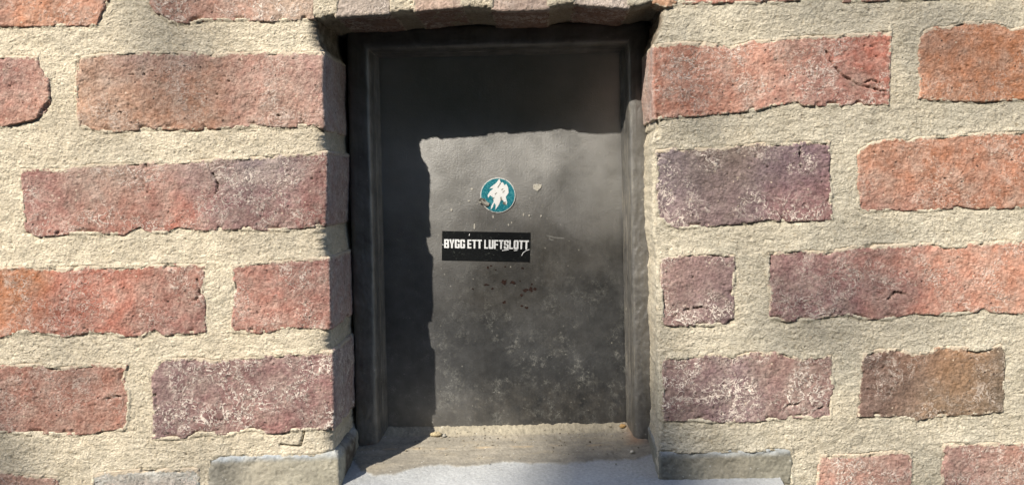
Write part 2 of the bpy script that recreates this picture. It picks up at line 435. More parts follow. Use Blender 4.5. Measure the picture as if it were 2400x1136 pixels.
B([(1553, 831), (1601, 834), (1667, 824), (1718, 831), (1754, 824), (1830, 821), (1875, 837), (1951, 828)],
  [(1553, 988), (1627, 986), (1703, 993), (1804, 986), (1865, 981), (1949, 981)],
  [(.1, .4, (.20, .105, .10)), (.4, .5, (.15, .082, .09)), (.8, .4, (.27, .14, .115)), (.85, .85, PU)],
  left=[(1553, 831), (1551, 910), (1553, 988)], right=[(1951, 828), (1951, 874), (1958, 910), (1949, 981)], vein=1.35, smear=.6,
  cracks=[[(1826, 965), (1850, 950), (1880, 945)], [(1860, 975), (1900, 968), (1915, 958), (1948, 950)]])
B([(2020, 826), (2058, 816), (2108, 813), (2139, 826), (2184, 819), (2200, 808), (2250, 808), (2291, 818), (2347, 803)],
  [(2009, 977), (2058, 978), (2108, 978), (2149, 987), (2190, 978), (2280, 974), (2352, 966)],
  [(.08, .5, (.13, .07, .058)), (.3, .4, (.18, .095, .07)), (.5, .85, (.14, .105, .078)), (.66, .4, (.36, .165, .08)), (.72, .75, (.24, .14, .085)), (.95, .3, (.075, .065, .052)), (.96, .8, (.09, .07, .052))], dust=.3,
  left=[(2020, 826), (2017, 890), (2009, 977)], right=[(2347, 803), (2357, 829), (2357, 915), (2352, 966)], vein=.55, smear=.6)
B([(1917, 1062), (1997, 1062), (2060, 1056), (2108, 1051), (2140, 1058)], [(1908, 1228), (2136, 1226)], [(.3, .2, PK), (.7, .3, (.33, .17, .14))], vein=1.1, smear=.85)
B([(2210, 1037), (2261, 1034), (2400, 1034), (2600, 1030)], [(2200, 1200), (2600, 1196)], [(.2, .4, (.30, .15, .125)), (.5, .3, PK)], vein=.9, smear=.7)
# courses that carry on just outside the picture
gen = random.Random(3)
def filler(x0, x1, y0, y1):
    c = gen.choice([R, O, PU, PK, RB, PR])
    c2 = gen.choice([R, PK, RB, PR])
    BR.append(dict(top=[(x0, y0), (x1, y0 - 4)], bot=[(x0, y1), (x1, y1 - 4)], left=None, right=None, wrap=None,
                   cols=[(.2, .5, c), (.8, .5, c2)], vein=.6, smear=.6, h=4.0, cracks=(), pits=.4, rnd=5.0, mat=None, far=True))
pitch = 238
for i in range(-3, 9):
    y0 = -115 + pitch * i + 0
    yl = y0 + 10
    if 1 <= i <= 5 or i == 0:
        yl = {0: -140, 1: 128, 2: 395, 3: 625, 4: 855, 5: 1100}[i]
        yr = {0: -150, 1: 40, 2: 290, 3: 555, 4: 795, 5: 1028}[i]
        h = 164
        off = {0: 330, 1: 330, 2: 20, 3: 330, 4: 330, 5: 330}[i]
        if i == 2:
            filler(-700, -30, yl, yl + h); filler(-1100, -770, yl, yl + h)
        else:
            filler(-1000, -330, yl, yl + h)
        r0 = {0: 2400, 1: 2770, 2: 2850, 3: 2670, 4: 2425, 5: 2670}[i]
        filler(r0, r0 + 620, yr, yr + h)
        if r0 + 690 < 3200: filler(r0 + 690, r0 + 1050, yr, yr + h)
    else:
        sh = 0 if i % 2 else 340
        x = -1050 + sh * 0.5
        while x < 3300:
            L = 640 if gen.random() < .65 else 300
            mid = x + L / 2
            if not (i < 0 and x + L > 740 and x < 1600):
                filler(x, x + L, y0 - 20 if i < 0 else y0 + 25, y0 + 144 if i < 0 else y0 + 189)
            x += L + 72
for x in (1640, 1830):
    pass

# stooling blocks of the sill are cast concrete, built with the same surface routine
ST = []
ST.append(dict(top=[(488, 1073), (510, 1068), (640, 1063), (740, 1060), (790, 1056)], bot=[(484, 1150), (796, 1150)], left=[(488, 1073), (486, 1110), (484, 1150)],
               right=[(790, 1056), (796, 1075), (796, 1150)], wrap='R', cols=[(.1, .5, (.22, .21, .18)), (.35, .6, (.30, .275, .22)), (.7, .5, (.31, .29, .235)), (.9, .6, (.32, .30, .24))],
               vein=0, smear=0, h=3.0, cracks=(), pits=.25, rnd=11.0, mat='c'))
ST.append(dict(top=[(1545, 1054), (1620, 1056), (1700, 1053), (1780, 1051), (1856, 1048)], bot=[(1545, 1140), (1862, 1136)], left=[(1545, 1054), (1545, 1090), (1545, 1140)],
               right=[(1856, 1048), (1862, 1080), (1862, 1136)], wrap='L', cols=[(.1, .3, (.20, .195, .165)), (.5, .5, (.215, .20, .16)), (.85, .4, (.195, .185, .15)), (.5, .85, (.30, .275, .22))],
               vein=0, smear=0, h=1.5, cracks=(), pits=.25, rnd=10.0, mat='c'))

RES = 2.5
def interp_poly(pts, t, axis):
    p = np.array(pts, float)
    a = p[:, axis]
    a = (a - a[0]) / (a[-1] - a[0] + 1e-9)
    a = np.maximum.accumulate(a + np.arange(len(a)) * 1e-7)
    return np.interp(t, a, p[:, 0]), np.interp(t, a, p[:, 1])

def build_block(b, seed):
    top, bot = b['top'], b['bot']
    left = b['left'] or [top[0], bot[0]]
    right = b['right'] or [top[-1], bot[-1]]
    wid = max(top[-1][0] - top[0][0], bot[-1][0] - bot[0][0])
    hei = max(bot[0][1] - top[0][1], bot[-1][1] - top[-1][1])
    far = b.get('far')
    rs = 14.0 if far else RES
    nu = max(6, int(wid / rs)); nv = max(6, int(hei / rs))
    u = np.linspace(0, 1, nu + 1); v = np.linspace(0, 1, nv + 1)
    tx, ty = interp_poly(top, u, 0); bx, by = interp_poly(bot, u, 0)
    lx, ly = interp_poly(left, v, 1); rx, ry = interp_poly(right, v, 1)
    U, V = np.meshgrid(u, v)
    def coons(t, bt, l, r):
        return ((1 - V) * t[None, :] + V * bt[None, :] + (1 - U) * l[:, None] + U * r[:, None]
                - (1 - U) * (1 - V) * l[0] - U * (1 - V) * r[0] - (1 - U) * V * l[-1] - U * V * r[-1])
    # corners must agree
    tx[0], ty[0] = left[0]; tx[-1], ty[-1] = right[0]; bx[0], by[0] = left[-1]; bx[-1], by[-1] = right[-1]
    X = coons(tx, bx, lx, rx); Y = coons(ty, by, ly, ry)
    w = b['wrap']
    eL, eR = U * wid, (1 - U) * wid
    eT, eB = V * hei, (1 - V) * hei
    # distances to the edges that go back into the joints
    E = [eL, eR, eT, eB]
    skip = {'L': 0, 'R': 1, 'B': 3}.get(w, None)
    ed = np.full(X.shape, 1e9)
    for i, e in enumerate(E):
        if i != skip: ed = np.minimum(ed, e)
    ec = E[skip] if skip is not None else None
    # ragged outline
    wt = np.exp(-ed / 14.0)
    if not far:
        X0, Y0 = X.copy(), Y.copy()
        X = X + wt * (1.8 * fbm(X0, Y0, 26, 4, seed) + 1.3 * perlin(X0 / 6, Y0 / 6, seed + 3))
        Y = Y + wt * (1.8 * fbm(X0, Y0, 26, 4, seed + 9) + 1.5 * perlin(X0 / 6, Y0 / 6, seed + 4))
    H_dir = None
    D = np.zeros_like(X)
    S, T = X.copy(), Y.copy()
    if w == 'L':
        X, Y, S, T, ed, ec, U, V, eT, D = [a[:, ::-1] for a in (X, Y, S, T, ed, ec, U, V, eT, D)]
        dirv = (-1, 0)
    elif w == 'B':
        X, Y, S, T, ed, ec, U, V, eT, D = [a.T for a in (X, Y, S, T, ed, ec, U, V, eT, D)]
        dirv = (0, 1)
    elif w == 'R':
        dirv = (1, 0)
    wf = np.ones_like(X); wr = np.zeros_like(X)
    if w:
        rc = 5.0
        q = np.clip(1 - ec / rc, 0, 1)
        D = D + rc * (1 - np.sqrt(np.maximum(0, 1 - q * q)))
        wr = q * .9; wf = 1 - .4 * q
        dep = np.concatenate([np.arange(rc + 2, 60, 3.0), np.arange(60, 235, 5.0)])
        one = np.ones(len(dep))[None, :]
        ext = lambda a: np.concatenate([a, a[:, -1:] * one], 1)
        x_e, y_e = X[:, -1:], Y[:, -1:]
        X = np.concatenate([X, x_e + 0 * one], 1); Y = np.concatenate([Y, y_e + 0 * one], 1)
        D = np.concatenate([D, dep[None, :] + 0 * D[:, -1:]], 1)
        S = np.concatenate([S, S[:, -1:] + dirv[0] * dep[None, :]], 1)
        T = np.concatenate([T, T[:, -1:] + dirv[1] * dep[None, :]], 1)
        # edge distance along the reveal: the joints above/below (or beside) only
        if w in 'LR':
            side = np.minimum(V, 1 - V)[:, -1:] * hei
        else:
            side = np.minimum(U, 1 - U)[:, -1:] * wid
        ed = np.concatenate([ed, side + 0 * one], 1)
        eT = ext(eT); U = ext(U); V = ext(V)
        wf = np.concatenate([wf, np.zeros((len(wf), len(dep)))], 1)
        wr = np.concatenate([wr, np.ones((len(wr), len(dep)))], 1)
    # relief
    hgt = np.full(X.shape, b['h'])
    if not far:
        hgt = hgt + 2.6 * fbm(S, T, 90, 3, seed + 20) + 1.5 * fbm(S, T, 24, 3, seed + 21) + 0.9 * fbm(S, T, 7, 2, seed + 22)
        r = b['rnd'] * (1 + .8 * fbm(S, T, 30, 2, seed + 23))
        r = np.maximum(r, 1.5)
        q = np.clip(1 - ed / r, 0, 1)
        hgt = hgt - r * (1 - np.sqrt(np.maximum(0, 1 - q * q))) * .9
        chip = sstep(.12, .5, fbm(S, T, 38, 3, seed + 24)) * sstep(18, 3, ed)
        hgt = hgt - 7 * chip
        pit = sstep(.52, .80, perlin(S / 9, T / 8, seed + 25)) * sstep(.0, .35, fbm(S, T, 90, 2, seed + 26)) * b['pits'] * 1.6
        hgt = hgt - 5.5 * pit
        ridge = np.abs(perlin(S / 30, T / 17, seed + 27))
        hgt = hgt - 1.3 * sstep(.10, .0, ridge) * sstep(0, .3, fbm(S, T, 70, 2, seed + 28))
        for cr in b['cracks']:
            dd = poly_dist(S + 3 * perlin(S / 8, T / 8, seed + 30), T + 3 * perlin(S / 8, T / 8, seed + 31), cr)
            hgt = hgt - 6.5 * sstep(3.4, .8, dd) * np.clip(.75 + 1.6 * fbm(S, T, 16, 2, seed + 32), .1, 1.2)
    D = D - hgt * wf
    if w:
        hr = (hgt - b['h']) + 1.0
        if w == 'B': hr = hr * 1.3
        X = X + dirv[0] * hr * wr; Y = Y + dirv[1] * hr * wr
    # colour: soft kiln patches
    cxs = np.zeros(X.shape + (3,)); ws = np.zeros(X.shape)
    nu_ = U + (.10 * fbm(S, T, 120, 2, seed + 40) if not far else 0)
    nv_ = V + (.25 * fbm(S, T, 120, 2, seed + 41) if not far else 0)
    asp = wid / hei
    for (cu, cv, cc) in b['cols']:
        g = np.exp(-(((nu_ - cu) * asp) ** 2 + (nv_ - cv) ** 2) / (2 * .36 ** 2)) + 1e-4 / (1e-2 + ((nu_ - cu) * asp) ** 2 + (nv_ - cv) ** 2)
        cxs += g[..., None] * np.array(cc); ws += g
    col = cxs / ws[..., None]
    if not far:
        br = 1 + .30 * fbm(S, T, 70, 3, seed + 42) + .18 * fbm(S, T, 13, 2, seed + 43)
        col = col * br[..., None]
        # dustier high ground
        du = sstep(-.1, .6, fbm(S, T, 60, 3, seed + 44)) * .22 * b.get('dust', 1.0)
        col = col * (1 - du[..., None]) + np.array((.44, .33, .27)) * du[..., None] * (1 if b['mat'] is None else 0) + (0 if b['mat'] is None else col * du[..., None])
        dk = pit
        col = col * (1 - .45 * np.clip(dk, 0, 1))[..., None]
        for cr in b['cracks']:
            dd = poly_dist(S, T, cr)
            col = col * (1 - .3 * sstep(4, 1, dd))[..., None]
    sm = b['smear'] * (sstep(20, 2, eT) * .80 + sstep(13, 1, ed) * .62) * np.clip(1 + 1.1 * fbm(S, T, 40, 3, seed + 51), .2, 1.9) + (.08 * sstep(.15, .7, fbm(S, T, 45, 3, seed + 45)) * b['smear'] if not far else 0)
    vein = b['vein'] * (sstep(-.35, .35, fbm(S, T, 110, 2, seed + 46)) if not far else np.ones_like(X))
    if b['mat'] == 'c':
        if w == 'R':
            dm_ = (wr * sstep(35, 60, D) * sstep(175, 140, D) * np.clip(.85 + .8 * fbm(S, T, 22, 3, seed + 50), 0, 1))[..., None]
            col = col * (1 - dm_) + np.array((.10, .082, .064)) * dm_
        # pale bluish arris along the top of the stooling
        e = sstep(22, 6, eT) * (1 - .5 * wr) * (.7 + .5 * fbm(S, T, 40, 2, seed + 47))
        e = np.clip(e, 0, 1)[..., None]
        col = col * (1 - e) + np.array((.30, .33, .36)) * e
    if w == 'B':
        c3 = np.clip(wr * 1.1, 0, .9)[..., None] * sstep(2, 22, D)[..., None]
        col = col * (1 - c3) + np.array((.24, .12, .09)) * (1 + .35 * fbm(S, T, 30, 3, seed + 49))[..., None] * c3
    if w in ('L', 'R'):
        c3 = (wr * (.42 + .35 * fbm(S, T, 40, 3, seed + 48)))[..., None]  # side faces painted paler, so colour brightens the shaded reveal
        c3 = np.clip(c3, 0, .8) if b['mat'] is None else c3 * 0
        col = col * (1 - c3) + np.array((.46, .39, .36)) * c3
    # skirts
    def padrow(a, first=True):
        return np.concatenate([a[:1], a, a[-1:]], 0)
    def padcol(a):
        return np.concatenate([a[:, :1], a], 1) if w else np.concatenate([a[:, :1], a, a[:, -1:]], 1)
    back = 45.0
    n0, m0 = X.shape
    X, Y, D, wf_, wr_ = [padcol(padrow(a)) for a in (X, Y, D, wf, wr)]
    eT, sm, vein = [padcol(padrow(a)) for a in (eT, sm, vein)]
    col = np.stack([padcol(padrow(col[..., i])) for i in range(3)], -1)
    ring = np.zeros(X.shape, bool); ring[0] = ring[-1] = True; ring[:, 0] = True
    if not w: ring[:, -1] = True
    D[ring] += back * np.where(wf_[ring] > .3, 1, 0)
    if w:
        X[ring] -= dirv[0] * back * np.where(wr_[ring] > .3, 1, 0)
        Y[ring] -= dirv[1] * back * np.where(wr_[ring] > .3, 1, 0)
    o = ((top[0][0] + top[-1][0]) / 2, (top[0][1] + bot[0][1]) / 2, 0.0)
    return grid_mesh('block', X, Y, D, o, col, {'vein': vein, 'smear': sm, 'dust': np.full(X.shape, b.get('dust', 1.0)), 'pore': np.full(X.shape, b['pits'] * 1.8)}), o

# ------------------------------------------------------------------ ground
def ground():
    me = bpy.data.meshes.new('ground')
    s = 60.0
    me.from_pydata([(-s, -s, 0), (s, -s, 0), (s, s, 0), (-s, s, 0)], [], [(0, 1, 2, 3)])
    me.materials.append(M_GROUND)
    o = bpy.data.objects.new('ground', me); C.objects.link(o)
    o['kind'] = 'structure'
ground()

# trees across the path: they stand behind the lens, shade the view the plate mirrors and dapple the sun
def leaf_mesh(name, centres, normals_seed, size):
    n = len(centres)
    r = np.random.RandomState(normals_seed)
    a = r.normal(size=(n, 3)); a /= np.linalg.norm(a, axis=1)[:, None]
    b = np.cross(a, r.normal(size=(n, 3))); b /= np.linalg.norm(b, axis=1)[:, None]
    L = size * (.7 + .6 * r.rand(n))[:, None]
    v = np.stack([centres - a * L * .5, centres + b * L * .3 + a * L * .05, centres + a * L * .5, centres - b * L * .3 + a * L * .05], 1).reshape(-1, 3)
    me = bpy.data.meshes.new(name)
    me.vertices.add(len(v)); me.vertices.foreach_set('co', v.astype(np.float32).ravel())
    me.loops.add(n * 4); me.loops.foreach_set('vertex_index', np.arange(n * 4, dtype=np.int32))
    me.polygons.add(n); me.polygons.foreach_set('loop_start', (np.arange(n) * 4).astype(np.int32))
    me.update(calc_edges=True)
    return me
M_LEAF = flat_mat('green_leaf', (0.018, 0.036, 0.011), (0.032, 0.05, 0.016), 300, 0.8, 0.15)
M_BARK = flat_mat('bark', (0.10, 0.085, 0.07), (0.05, 0.042, 0.035), 60, 0.95, 0.2)

def treeline():
    r = np.random.RandomState(5)
    n = 40000
    x = r.uniform(-9.5, 6.0, n)
    top = 6.3 + .25 * np.sin(x * 1.3) + .25 * np.sin(x * 2.9 + 1)
    z = top * r.rand(n) ** .7 * .98 + .05
    y = -5.4 + .35 * np.sin(x * 1.9 + z) + r.normal(size=n) * .35
    me = leaf_mesh('treeline', np.stack([x, y, z], 1), 6, .32)
    me.materials.append(M_LEAF)
    o = bpy.data.objects.new('treeline', me); C.objects.link(o)
    o['kind'] = 'stuff'
treeline()

def street_tree():
    c = Vector((0, 0, Z0)) + to_sun * 7.5
    root = bpy.data.objects.new('tree', None); C.objects.link(root)
    root.location = (c.x + 1.9, c.y - .5, 0)
    root['label'] = 'slender tree with an open leafy crown shading the brick wall'; root['category'] = 'tree'
    r = np.random.RandomState(12)
    # sprays of leaves: where each one's soft shadow lands on the wall face, its spread and its density
    sprays = [(1816, 496, 180, .79), (480, 944, 180, .81), (-35, 857, 102, .85), (1282, 213, 119, .82), (2131, 141, 170, .55), (307, -7, 132, .67),
              (1198, 756, 180, .71), (736, 1529, 154, .79), (1099, 404, 97, .80),
              (711, 432, 98, .72), (962, 605, 178, .62)]
    while len(sprays) < 60:
        x, y = r.normal(CX, 3600), r.normal(CY, 3400)
        if not (-1200 < x < 3600 and -1200 < y < 2300):
            sprays.append((x, y, r.uniform(120, 240), r.uniform(.5, .9)))
    cl, lv = [], []
    for (x, y, sd, dn) in sprays:
        p = np.array(W(x, y, 0)) + np.array(to_sun) * r.uniform(6.8, 8.0) - np.array(root.location)
        cl.append(p)
        n = max(6, int(.34 * dn * 6.28 * (sd * K) ** 2 / (.15 * .056 ** 2)))
        lv.append(p + r.normal(size=(n, 3)) * math.sqrt(max(sd * sd - 52 * 52, 900)) * K)
    lv = np.concatenate(lv)
    me = leaf_mesh('crown', lv, 9, .056)
    me.materials.append(M_LEAF)
    o = bpy.data.objects.new('crown', me); C.objects.link(o); o.parent = root
    V_, F_ = [], []
    def limb(a, b_, r0, r1):
        a = Vector(a); b_ = Vector(b_)
        ax = (b_ - a).normalized(); u = ax.orthogonal().normalized(); w_ = ax.cross(u)
        i0 = len(V_)
        for p, rr in ((a, r0), (b_, r1)):
            for k in range(8):
                t = k * math.pi / 4
                V_.append(p + u * rr * math.cos(t) + w_ * rr * math.sin(t))
        for k in range(8):
            F_.append((i0 + k, i0 + (k + 1) % 8, i0 + 8 + (k + 1) % 8, i0 + 8 + k))
    def shades(a, b_):
        for t in range(21):
            p = Vector(a).lerp(Vector(b_), t / 20) + root.location
            q = p + SUN_TRAVEL * (-p.y / SUN_TRAVEL.y)
            x, y = CX + q.x / K, CY - (q.z - Z0) / K
            if -450 < x < 2850 and -450 < y < 1500: return True
        return False
    limb((0, 0, 0), (.05, .05, 2.6), .11, .085)
    limb((.05, .05, 2.6), (.3, .2, c.z + .9), .085, .03)
    for p in cl[11::2]:
        h = 2.4 + (p[2] - 2.4) * .55
        if not shades((.1, .12, h), p): limb((.1, .12, h), p, .022, .006)
    me = bpy.data.meshes.new('trunk'); me.from_pydata([tuple(v) for v in V_], [], F_); me.update()
    me.materials.append(M_BARK)
    o = bpy.data.objects.new('trunk', me); C.objects.link(o); o.parent = root
street_tree()

# ------------------------------------------------------------------ brick wall
wall = thing('brick_wall', 'weathered red and purple brick wall with pale sandy mortar framing the dark hatch', 'brick wall', (1150, 4910, 0))

BRICK_LABELS = {(1534, 352): 'dark purple brick right of the hatch with a short crack in its top edge', (2020, 826): 'dark brown brick with an orange patch and sooty end',
                (372, 850): 'purple brick with dense white crazing left of the hatch foot', (1530, 102): 'pinkish red brick with a cracked right corner',
                (48, 394): 'mottled red brick with a bluish purple end'}
for i, b in enumerate(BR):
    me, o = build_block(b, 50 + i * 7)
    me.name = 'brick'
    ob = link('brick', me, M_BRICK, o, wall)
    for (bx, by), lb in BRICK_LABELS.items():
        if b['top'][0] == (bx, by): ob['label'] = lb

# mask of the visible bricks for the joints
MX0, MY0, MR = -300.0, -200.0, 2.0
mw, mh = 1550, 760
gx = MX0 + np.arange(mw) * MR
gyv = MY0 + np.arange(mh) * MR
mask = np.zeros((mh, mw), bool)
for b in BR + ST:
    if b.get('far'): continue
    tp = np.array(b['top'], float); bt = np.array(b['bot'], float)
    lf = np.array(b['left'] or [b['top'][0], b['bot'][0]], float)
    rt = np.array(b['right'] or [b['top'][-1], b['bot'][-1]], float)
    ty = np.interp(gx, tp[:, 0], tp[:, 1]); by = np.interp(gx, bt[:, 0], bt[:, 1])
    lx = np.interp(gyv, lf[:, 1], lf[:, 0]); rx = np.interp(gyv, rt[:, 1], rt[:, 0])
    mask |= (gyv[:, None] > ty[None]) & (gyv[:, None] < by[None]) & (gx[None] > lx[:, None]) & (gx[None] < rx[:, None])
below = np.full((mh, mw), 999.0); above = below.copy()
for r in range(1, mh):
    below[r] = np.where(mask[r], 0, below[r - 1] + MR)
for r in range(mh - 2, -1, -1):
    above[r] = np.where(mask[r], 0, above[r + 1] + MR)
deepm = mask.copy()
for k in range(4):
    d_ = deepm.copy()
    d_[1:] &= deepm[:-1]; d_[:-1] &= deepm[1:]; d_[:, 1:] &= deepm[:, :-1]; d_[:, :-1] &= deepm[:, 1:]
    deepm = d_
deepm = deepm.astype(float)
def samp(arr, x, y):
    ix = np.clip(np.round((x - MX0) / MR).astype(int), 0, mw - 1)
    iy = np.clip(np.round((y - MY0) / MR).astype(int), 0, mh - 1)
    return arr[iy, ix]

MC = np.array((.555, .49, .38))
def mortar_relief(S, T, seed, strength=1.0):
    h = 1.5 * fbm(S, T, 80, 3, seed) + 1.5 * fbm(S, T, 24, 3, seed + 1, 13) + 0.7 * perlin(S / 8, T / 5, seed + 2)
    rid = np.abs(perlin(S / 17, T / 9, seed + 3) + .4 * perlin(S / 6, T / 5, seed + 4))
    h = h - 1.7 * sstep(.16, 0, rid) * sstep(-.15, .3, fbm(S, T, 60, 2, seed + 5))
    pit = sstep(.5, .75, perlin(S / 8, T / 7, seed + 6))
    h = h - 2.2 * pit
    return h * strength, pit

def mortar_colour(S, T, seed, pit):
    c = np.ones(S.shape + (3,)) * MC
    br = 1 + .16 * fbm(S, T, 160, 2, seed + 10) + .20 * fbm(S, T, 34, 3, seed + 11, 22)
    c = c * br[..., None]
    g = sstep(-.25, .55, fbm(S, T, 130, 3, seed + 12))[..., None] * .50
    c = c * (1 - g) + np.array((.50, .455, .365)) * g
    gr = sstep(1150, 1600, S)[..., None] * .55           # the joints right of the hatch are greyer and darker
    c = c * (1 - gr) + c * np.array((.66, .70, .74)) * gr
    st = (sstep(.05, .65, fbm(S, T, 75, 4, seed + 14, 48)) * .45)[..., None]      # damp grey-brown staining
    c = c * (1 - st) + np.array((.34, .305, .235)) * st
    wm = (sstep(.2, .7, fbm(S, T, 210, 2, seed + 15)) * .4)[..., None]             # fresher sandy repairs
    c = c * (1 - wm) + np.array((.60, .52, .39)) * wm
    ck = (sstep(.38, .7, fbm(S, T, 18, 3, seed + 13)) * .35)[..., None]
    c = c * (1 - ck) + np.array((.31, .24, .15)) * ck
    c = c * (1 - .35 * pit)[..., None]
    return c

def joint_sheet(side):
    ys = fine_axis(-760, -24, 1160, 1900, 2.5, 22.0)
    if side == 'L':
        xj = np.interp(ys, [-760, 30, 60, 95, 118, 300, 330, 356, 530, 560, 600, 780, 805, 1005, 1035, 1058, 1900],
                       [748, 745, 740, 744, 756, 759, 760, 764, 761, 764, 769, 773, 774, 779, 778, 782, 790])
        cols = fine_axis(-1100, -24, 752, 753, 2.5, 22.0)
        cols = (cols - cols[0]) / (cols[-1] - cols[0])
        x_start = -1100.0; dx = 1.0
    else:
        xj = np.interp(ys, [-760, 20, 60, 85, 104, 275, 300, 335, 440, 560, 605, 760, 840, 1000, 1040, 1900],
                       [1552, 1552, 1546, 1536, 1533, 1539, 1538, 1527, 1527, 1531, 1538, 1538, 1542, 1544, 1543, 1546])
        cols = np.concatenate([np.arange(3450, 2424, -22.0), np.arange(2424, 1540, -2.5)])
        cols = (cols - cols[0]) / (cols[-1] - cols[0])
        x_start = 3450.0; dx = -1.0
    seed = 301 if side == 'L' else 377
    # ragged corner
    xj = xj + 2.5 * fbm(ys, ys * 0 + 3, 26, 3, seed + 30)
    X = x_start + cols[None, :] * (xj[:, None] - x_start)
    Y = ys[:, None] + 0 * X
    rc = 9.0
    ec = np.abs(xj[:, None] - X)
    q = np.clip(1 - ec / rc, 0, 1)
    D = rc * (1 - np.sqrt(1 - q * q))
    dep = np.concatenate([np.arange(rc + 2, 70, 3.0), np.arange(70, 265, 4.0)])
    n = len(ys)
    flare = (0.0 if side == 'L' else 6.0)
    X2 = xj[:, None] - dx * flare * np.sin(np.clip(dep / 190, 0, 1) * 1.57)[None, :] * (ys > 300)[:, None]
    S = np.concatenate([X, xj[:, None] + dx * dep[None, :]], 1)
    wf = np.concatenate([1 - .4 * q, np.zeros((n, len(dep)))], 1)
    wr = np.concatenate([.9 * q, np.ones((n, len(dep)))], 1)
    X = np.concatenate([X, X2], 1)
    D = np.concatenate([D, dep[None, :] + np.zeros((n, 1))], 1)
    Y = ys[:, None] + 0 * X
    h, pit = mortar_relief(S, Y, seed)
    bl = samp(below, S, Y); ab = samp(above, S, Y)
    front = wf > .5
    rec = np.where(front, 1.0, 0) * (2.9 * np.exp(-bl / 6.0) * np.clip(.6 + 1.7 * fbm(S, Y, 60, 3, seed + 20), 0, 2) - 2.6 * np.exp(-ab / 9.0) * np.clip(.9 + 1.2 * fbm(S, Y, 50, 3, seed + 21), 0, 2))
    h = h - .6 - rec - 11 * samp(deepm, S, Y) * front
    # a crack in the bed under the purple brick beside the left stooling
    if side == 'L':
        for cr in ([(713, 1012), (708, 1030), (704, 1046), (655, 1043)],):
            dd = poly_dist(S, Y, cr)
            h = h - 7 * sstep(4, 1, dd) * front
    else:
        dd = poly_dist(S, Y, [(1536, 288), (1540, 305), (1541, 318)])
        h = h - 8 * sstep(10, 3, dd)
    D = D - h * wf
    X = X + dx * h * wr * .9
    col = mortar_colour(S, Y, seed, pit)
    # the broken, dark brown corners under the lintel
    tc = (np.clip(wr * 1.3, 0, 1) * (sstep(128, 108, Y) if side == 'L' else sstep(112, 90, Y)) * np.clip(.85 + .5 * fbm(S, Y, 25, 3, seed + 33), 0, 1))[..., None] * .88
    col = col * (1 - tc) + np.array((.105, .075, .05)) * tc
    # mortar of the left reveal gets darker with depth
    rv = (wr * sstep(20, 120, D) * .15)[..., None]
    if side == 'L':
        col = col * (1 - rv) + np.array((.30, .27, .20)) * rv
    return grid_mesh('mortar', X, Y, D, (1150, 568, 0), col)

def lintel_sheet():
    xs = np.arange(735, 1575, 2.5)
    yl = np.interp(xs, [735, 760, 790, 850, 921, 1001, 1060, 1121, 1151, 1222, 1272, 1347, 1422, 1472, 1533, 1575],
                   [46, 43, 37, 36, 32, 24, 20, 18, 24, 21, 23, 8, 14, 20, 8, 6])
    yl = yl + 3.0 * fbm(xs, xs * 0 + 9, 22, 3, 611)
    ys = np.concatenate([np.arange(-760, -30, 22.0), np.arange(-30, 20, 2.5)])
    t = (ys - ys[0]) / (ys[-1] - ys[0])
    Y = -760 + t[None, :] * (yl[:, None] + 760)
    rc = 10.0
    q = np.clip(1 - (yl[:, None] - Y) / rc, 0, 1)
    D = rc * (1 - np.sqrt(1 - q * q))
    dep = np.concatenate([np.arange(rc + 2, 265, 3.0)])
    S = xs[:, None] + 0 * np.zeros((1, Y.shape[1] + len(dep)))
    T = np.concatenate([Y, yl[:, None] + dep[None, :]], 1)
    wf = np.concatenate([1 - .4 * q, np.zeros((len(xs), len(dep)))], 1)
    wr = np.concatenate([.9 * q, np.ones((len(xs), len(dep)))], 1)
    Y = np.concatenate([Y, yl[:, None] + 0 * dep[None, :]], 1)
    D = np.concatenate([D, dep[None, :] + np.zeros((len(xs), 1))], 1)
    X = S.copy()
    h, pit = mortar_relief(S, T, 401)
    h = h * 1.2 + .8
    dm = samp(deepm, S, np.minimum(T, yl[:, None]))
    h = h - 6 * dm * (wf > .5)
    D = D - (h + 1.2) * wf
    Y = Y + h * wr * 1.2
    col = mortar_colour(S, T, 401, pit)
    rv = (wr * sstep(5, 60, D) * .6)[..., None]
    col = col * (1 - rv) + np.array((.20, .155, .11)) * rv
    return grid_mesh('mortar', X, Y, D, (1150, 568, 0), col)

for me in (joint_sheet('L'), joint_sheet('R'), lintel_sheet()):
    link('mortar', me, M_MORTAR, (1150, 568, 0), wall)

def box_mesh(name, x0, x1, y0, y1, d0, d1, o):
    v = [(x, y, d) for d in (d0, d1) for y in (y0, y1) for x in (x0, x1)]
    v = [(a - o[0], b_ - o[1], c - o[2]) for a, b_, c in v]
    f = [(0, 2, 3, 1), (4, 5, 7, 6), (0, 1, 5, 4), (2, 6, 7, 3), (0, 4, 6, 2), (1, 3, 7, 5)]
    me = raw_mesh(name, v, f)
    import bmesh
    bm = bmesh.new(); bm.from_mesh(me)
    bmesh.ops.recalc_face_normals(bm, faces=bm.faces)
    bm.to_mesh(me); bm.free()
    return me

for (x0, x1, y0, y1, d0, d1) in ((-5000, 715, -2800, 4900, 26, 1100), (1590, 7000, -2800, 4900, 26, 1100),
                                 (716, 1589, -2800, -40, 26, 1100), (716, 1589, 1205, 4900, 26, 1100), (716, 1589, -39, 1204, 300, 1100)):
    o = ((x0 + x1) / 2, (y0 + y1) / 2, d0)
    link('wall_core', box_mesh('wall_core', x0, x1, y0, y1, d0, d1, o), M_CORE, o, wall)

# ------------------------------------------------------------------ concrete sill
sill = thing('concrete_sill', 'pale grey cast concrete sill stained brown under the dark hatch', 'sill', (1170, 1200, 0))
sill['kind'] = 'thing'
for i, b in enumerate(ST):
    me, o = build_block(b, 900 + i * 13)
    me.name = 'stooling'
    link('stooling', me, M_CONC, o, sill)

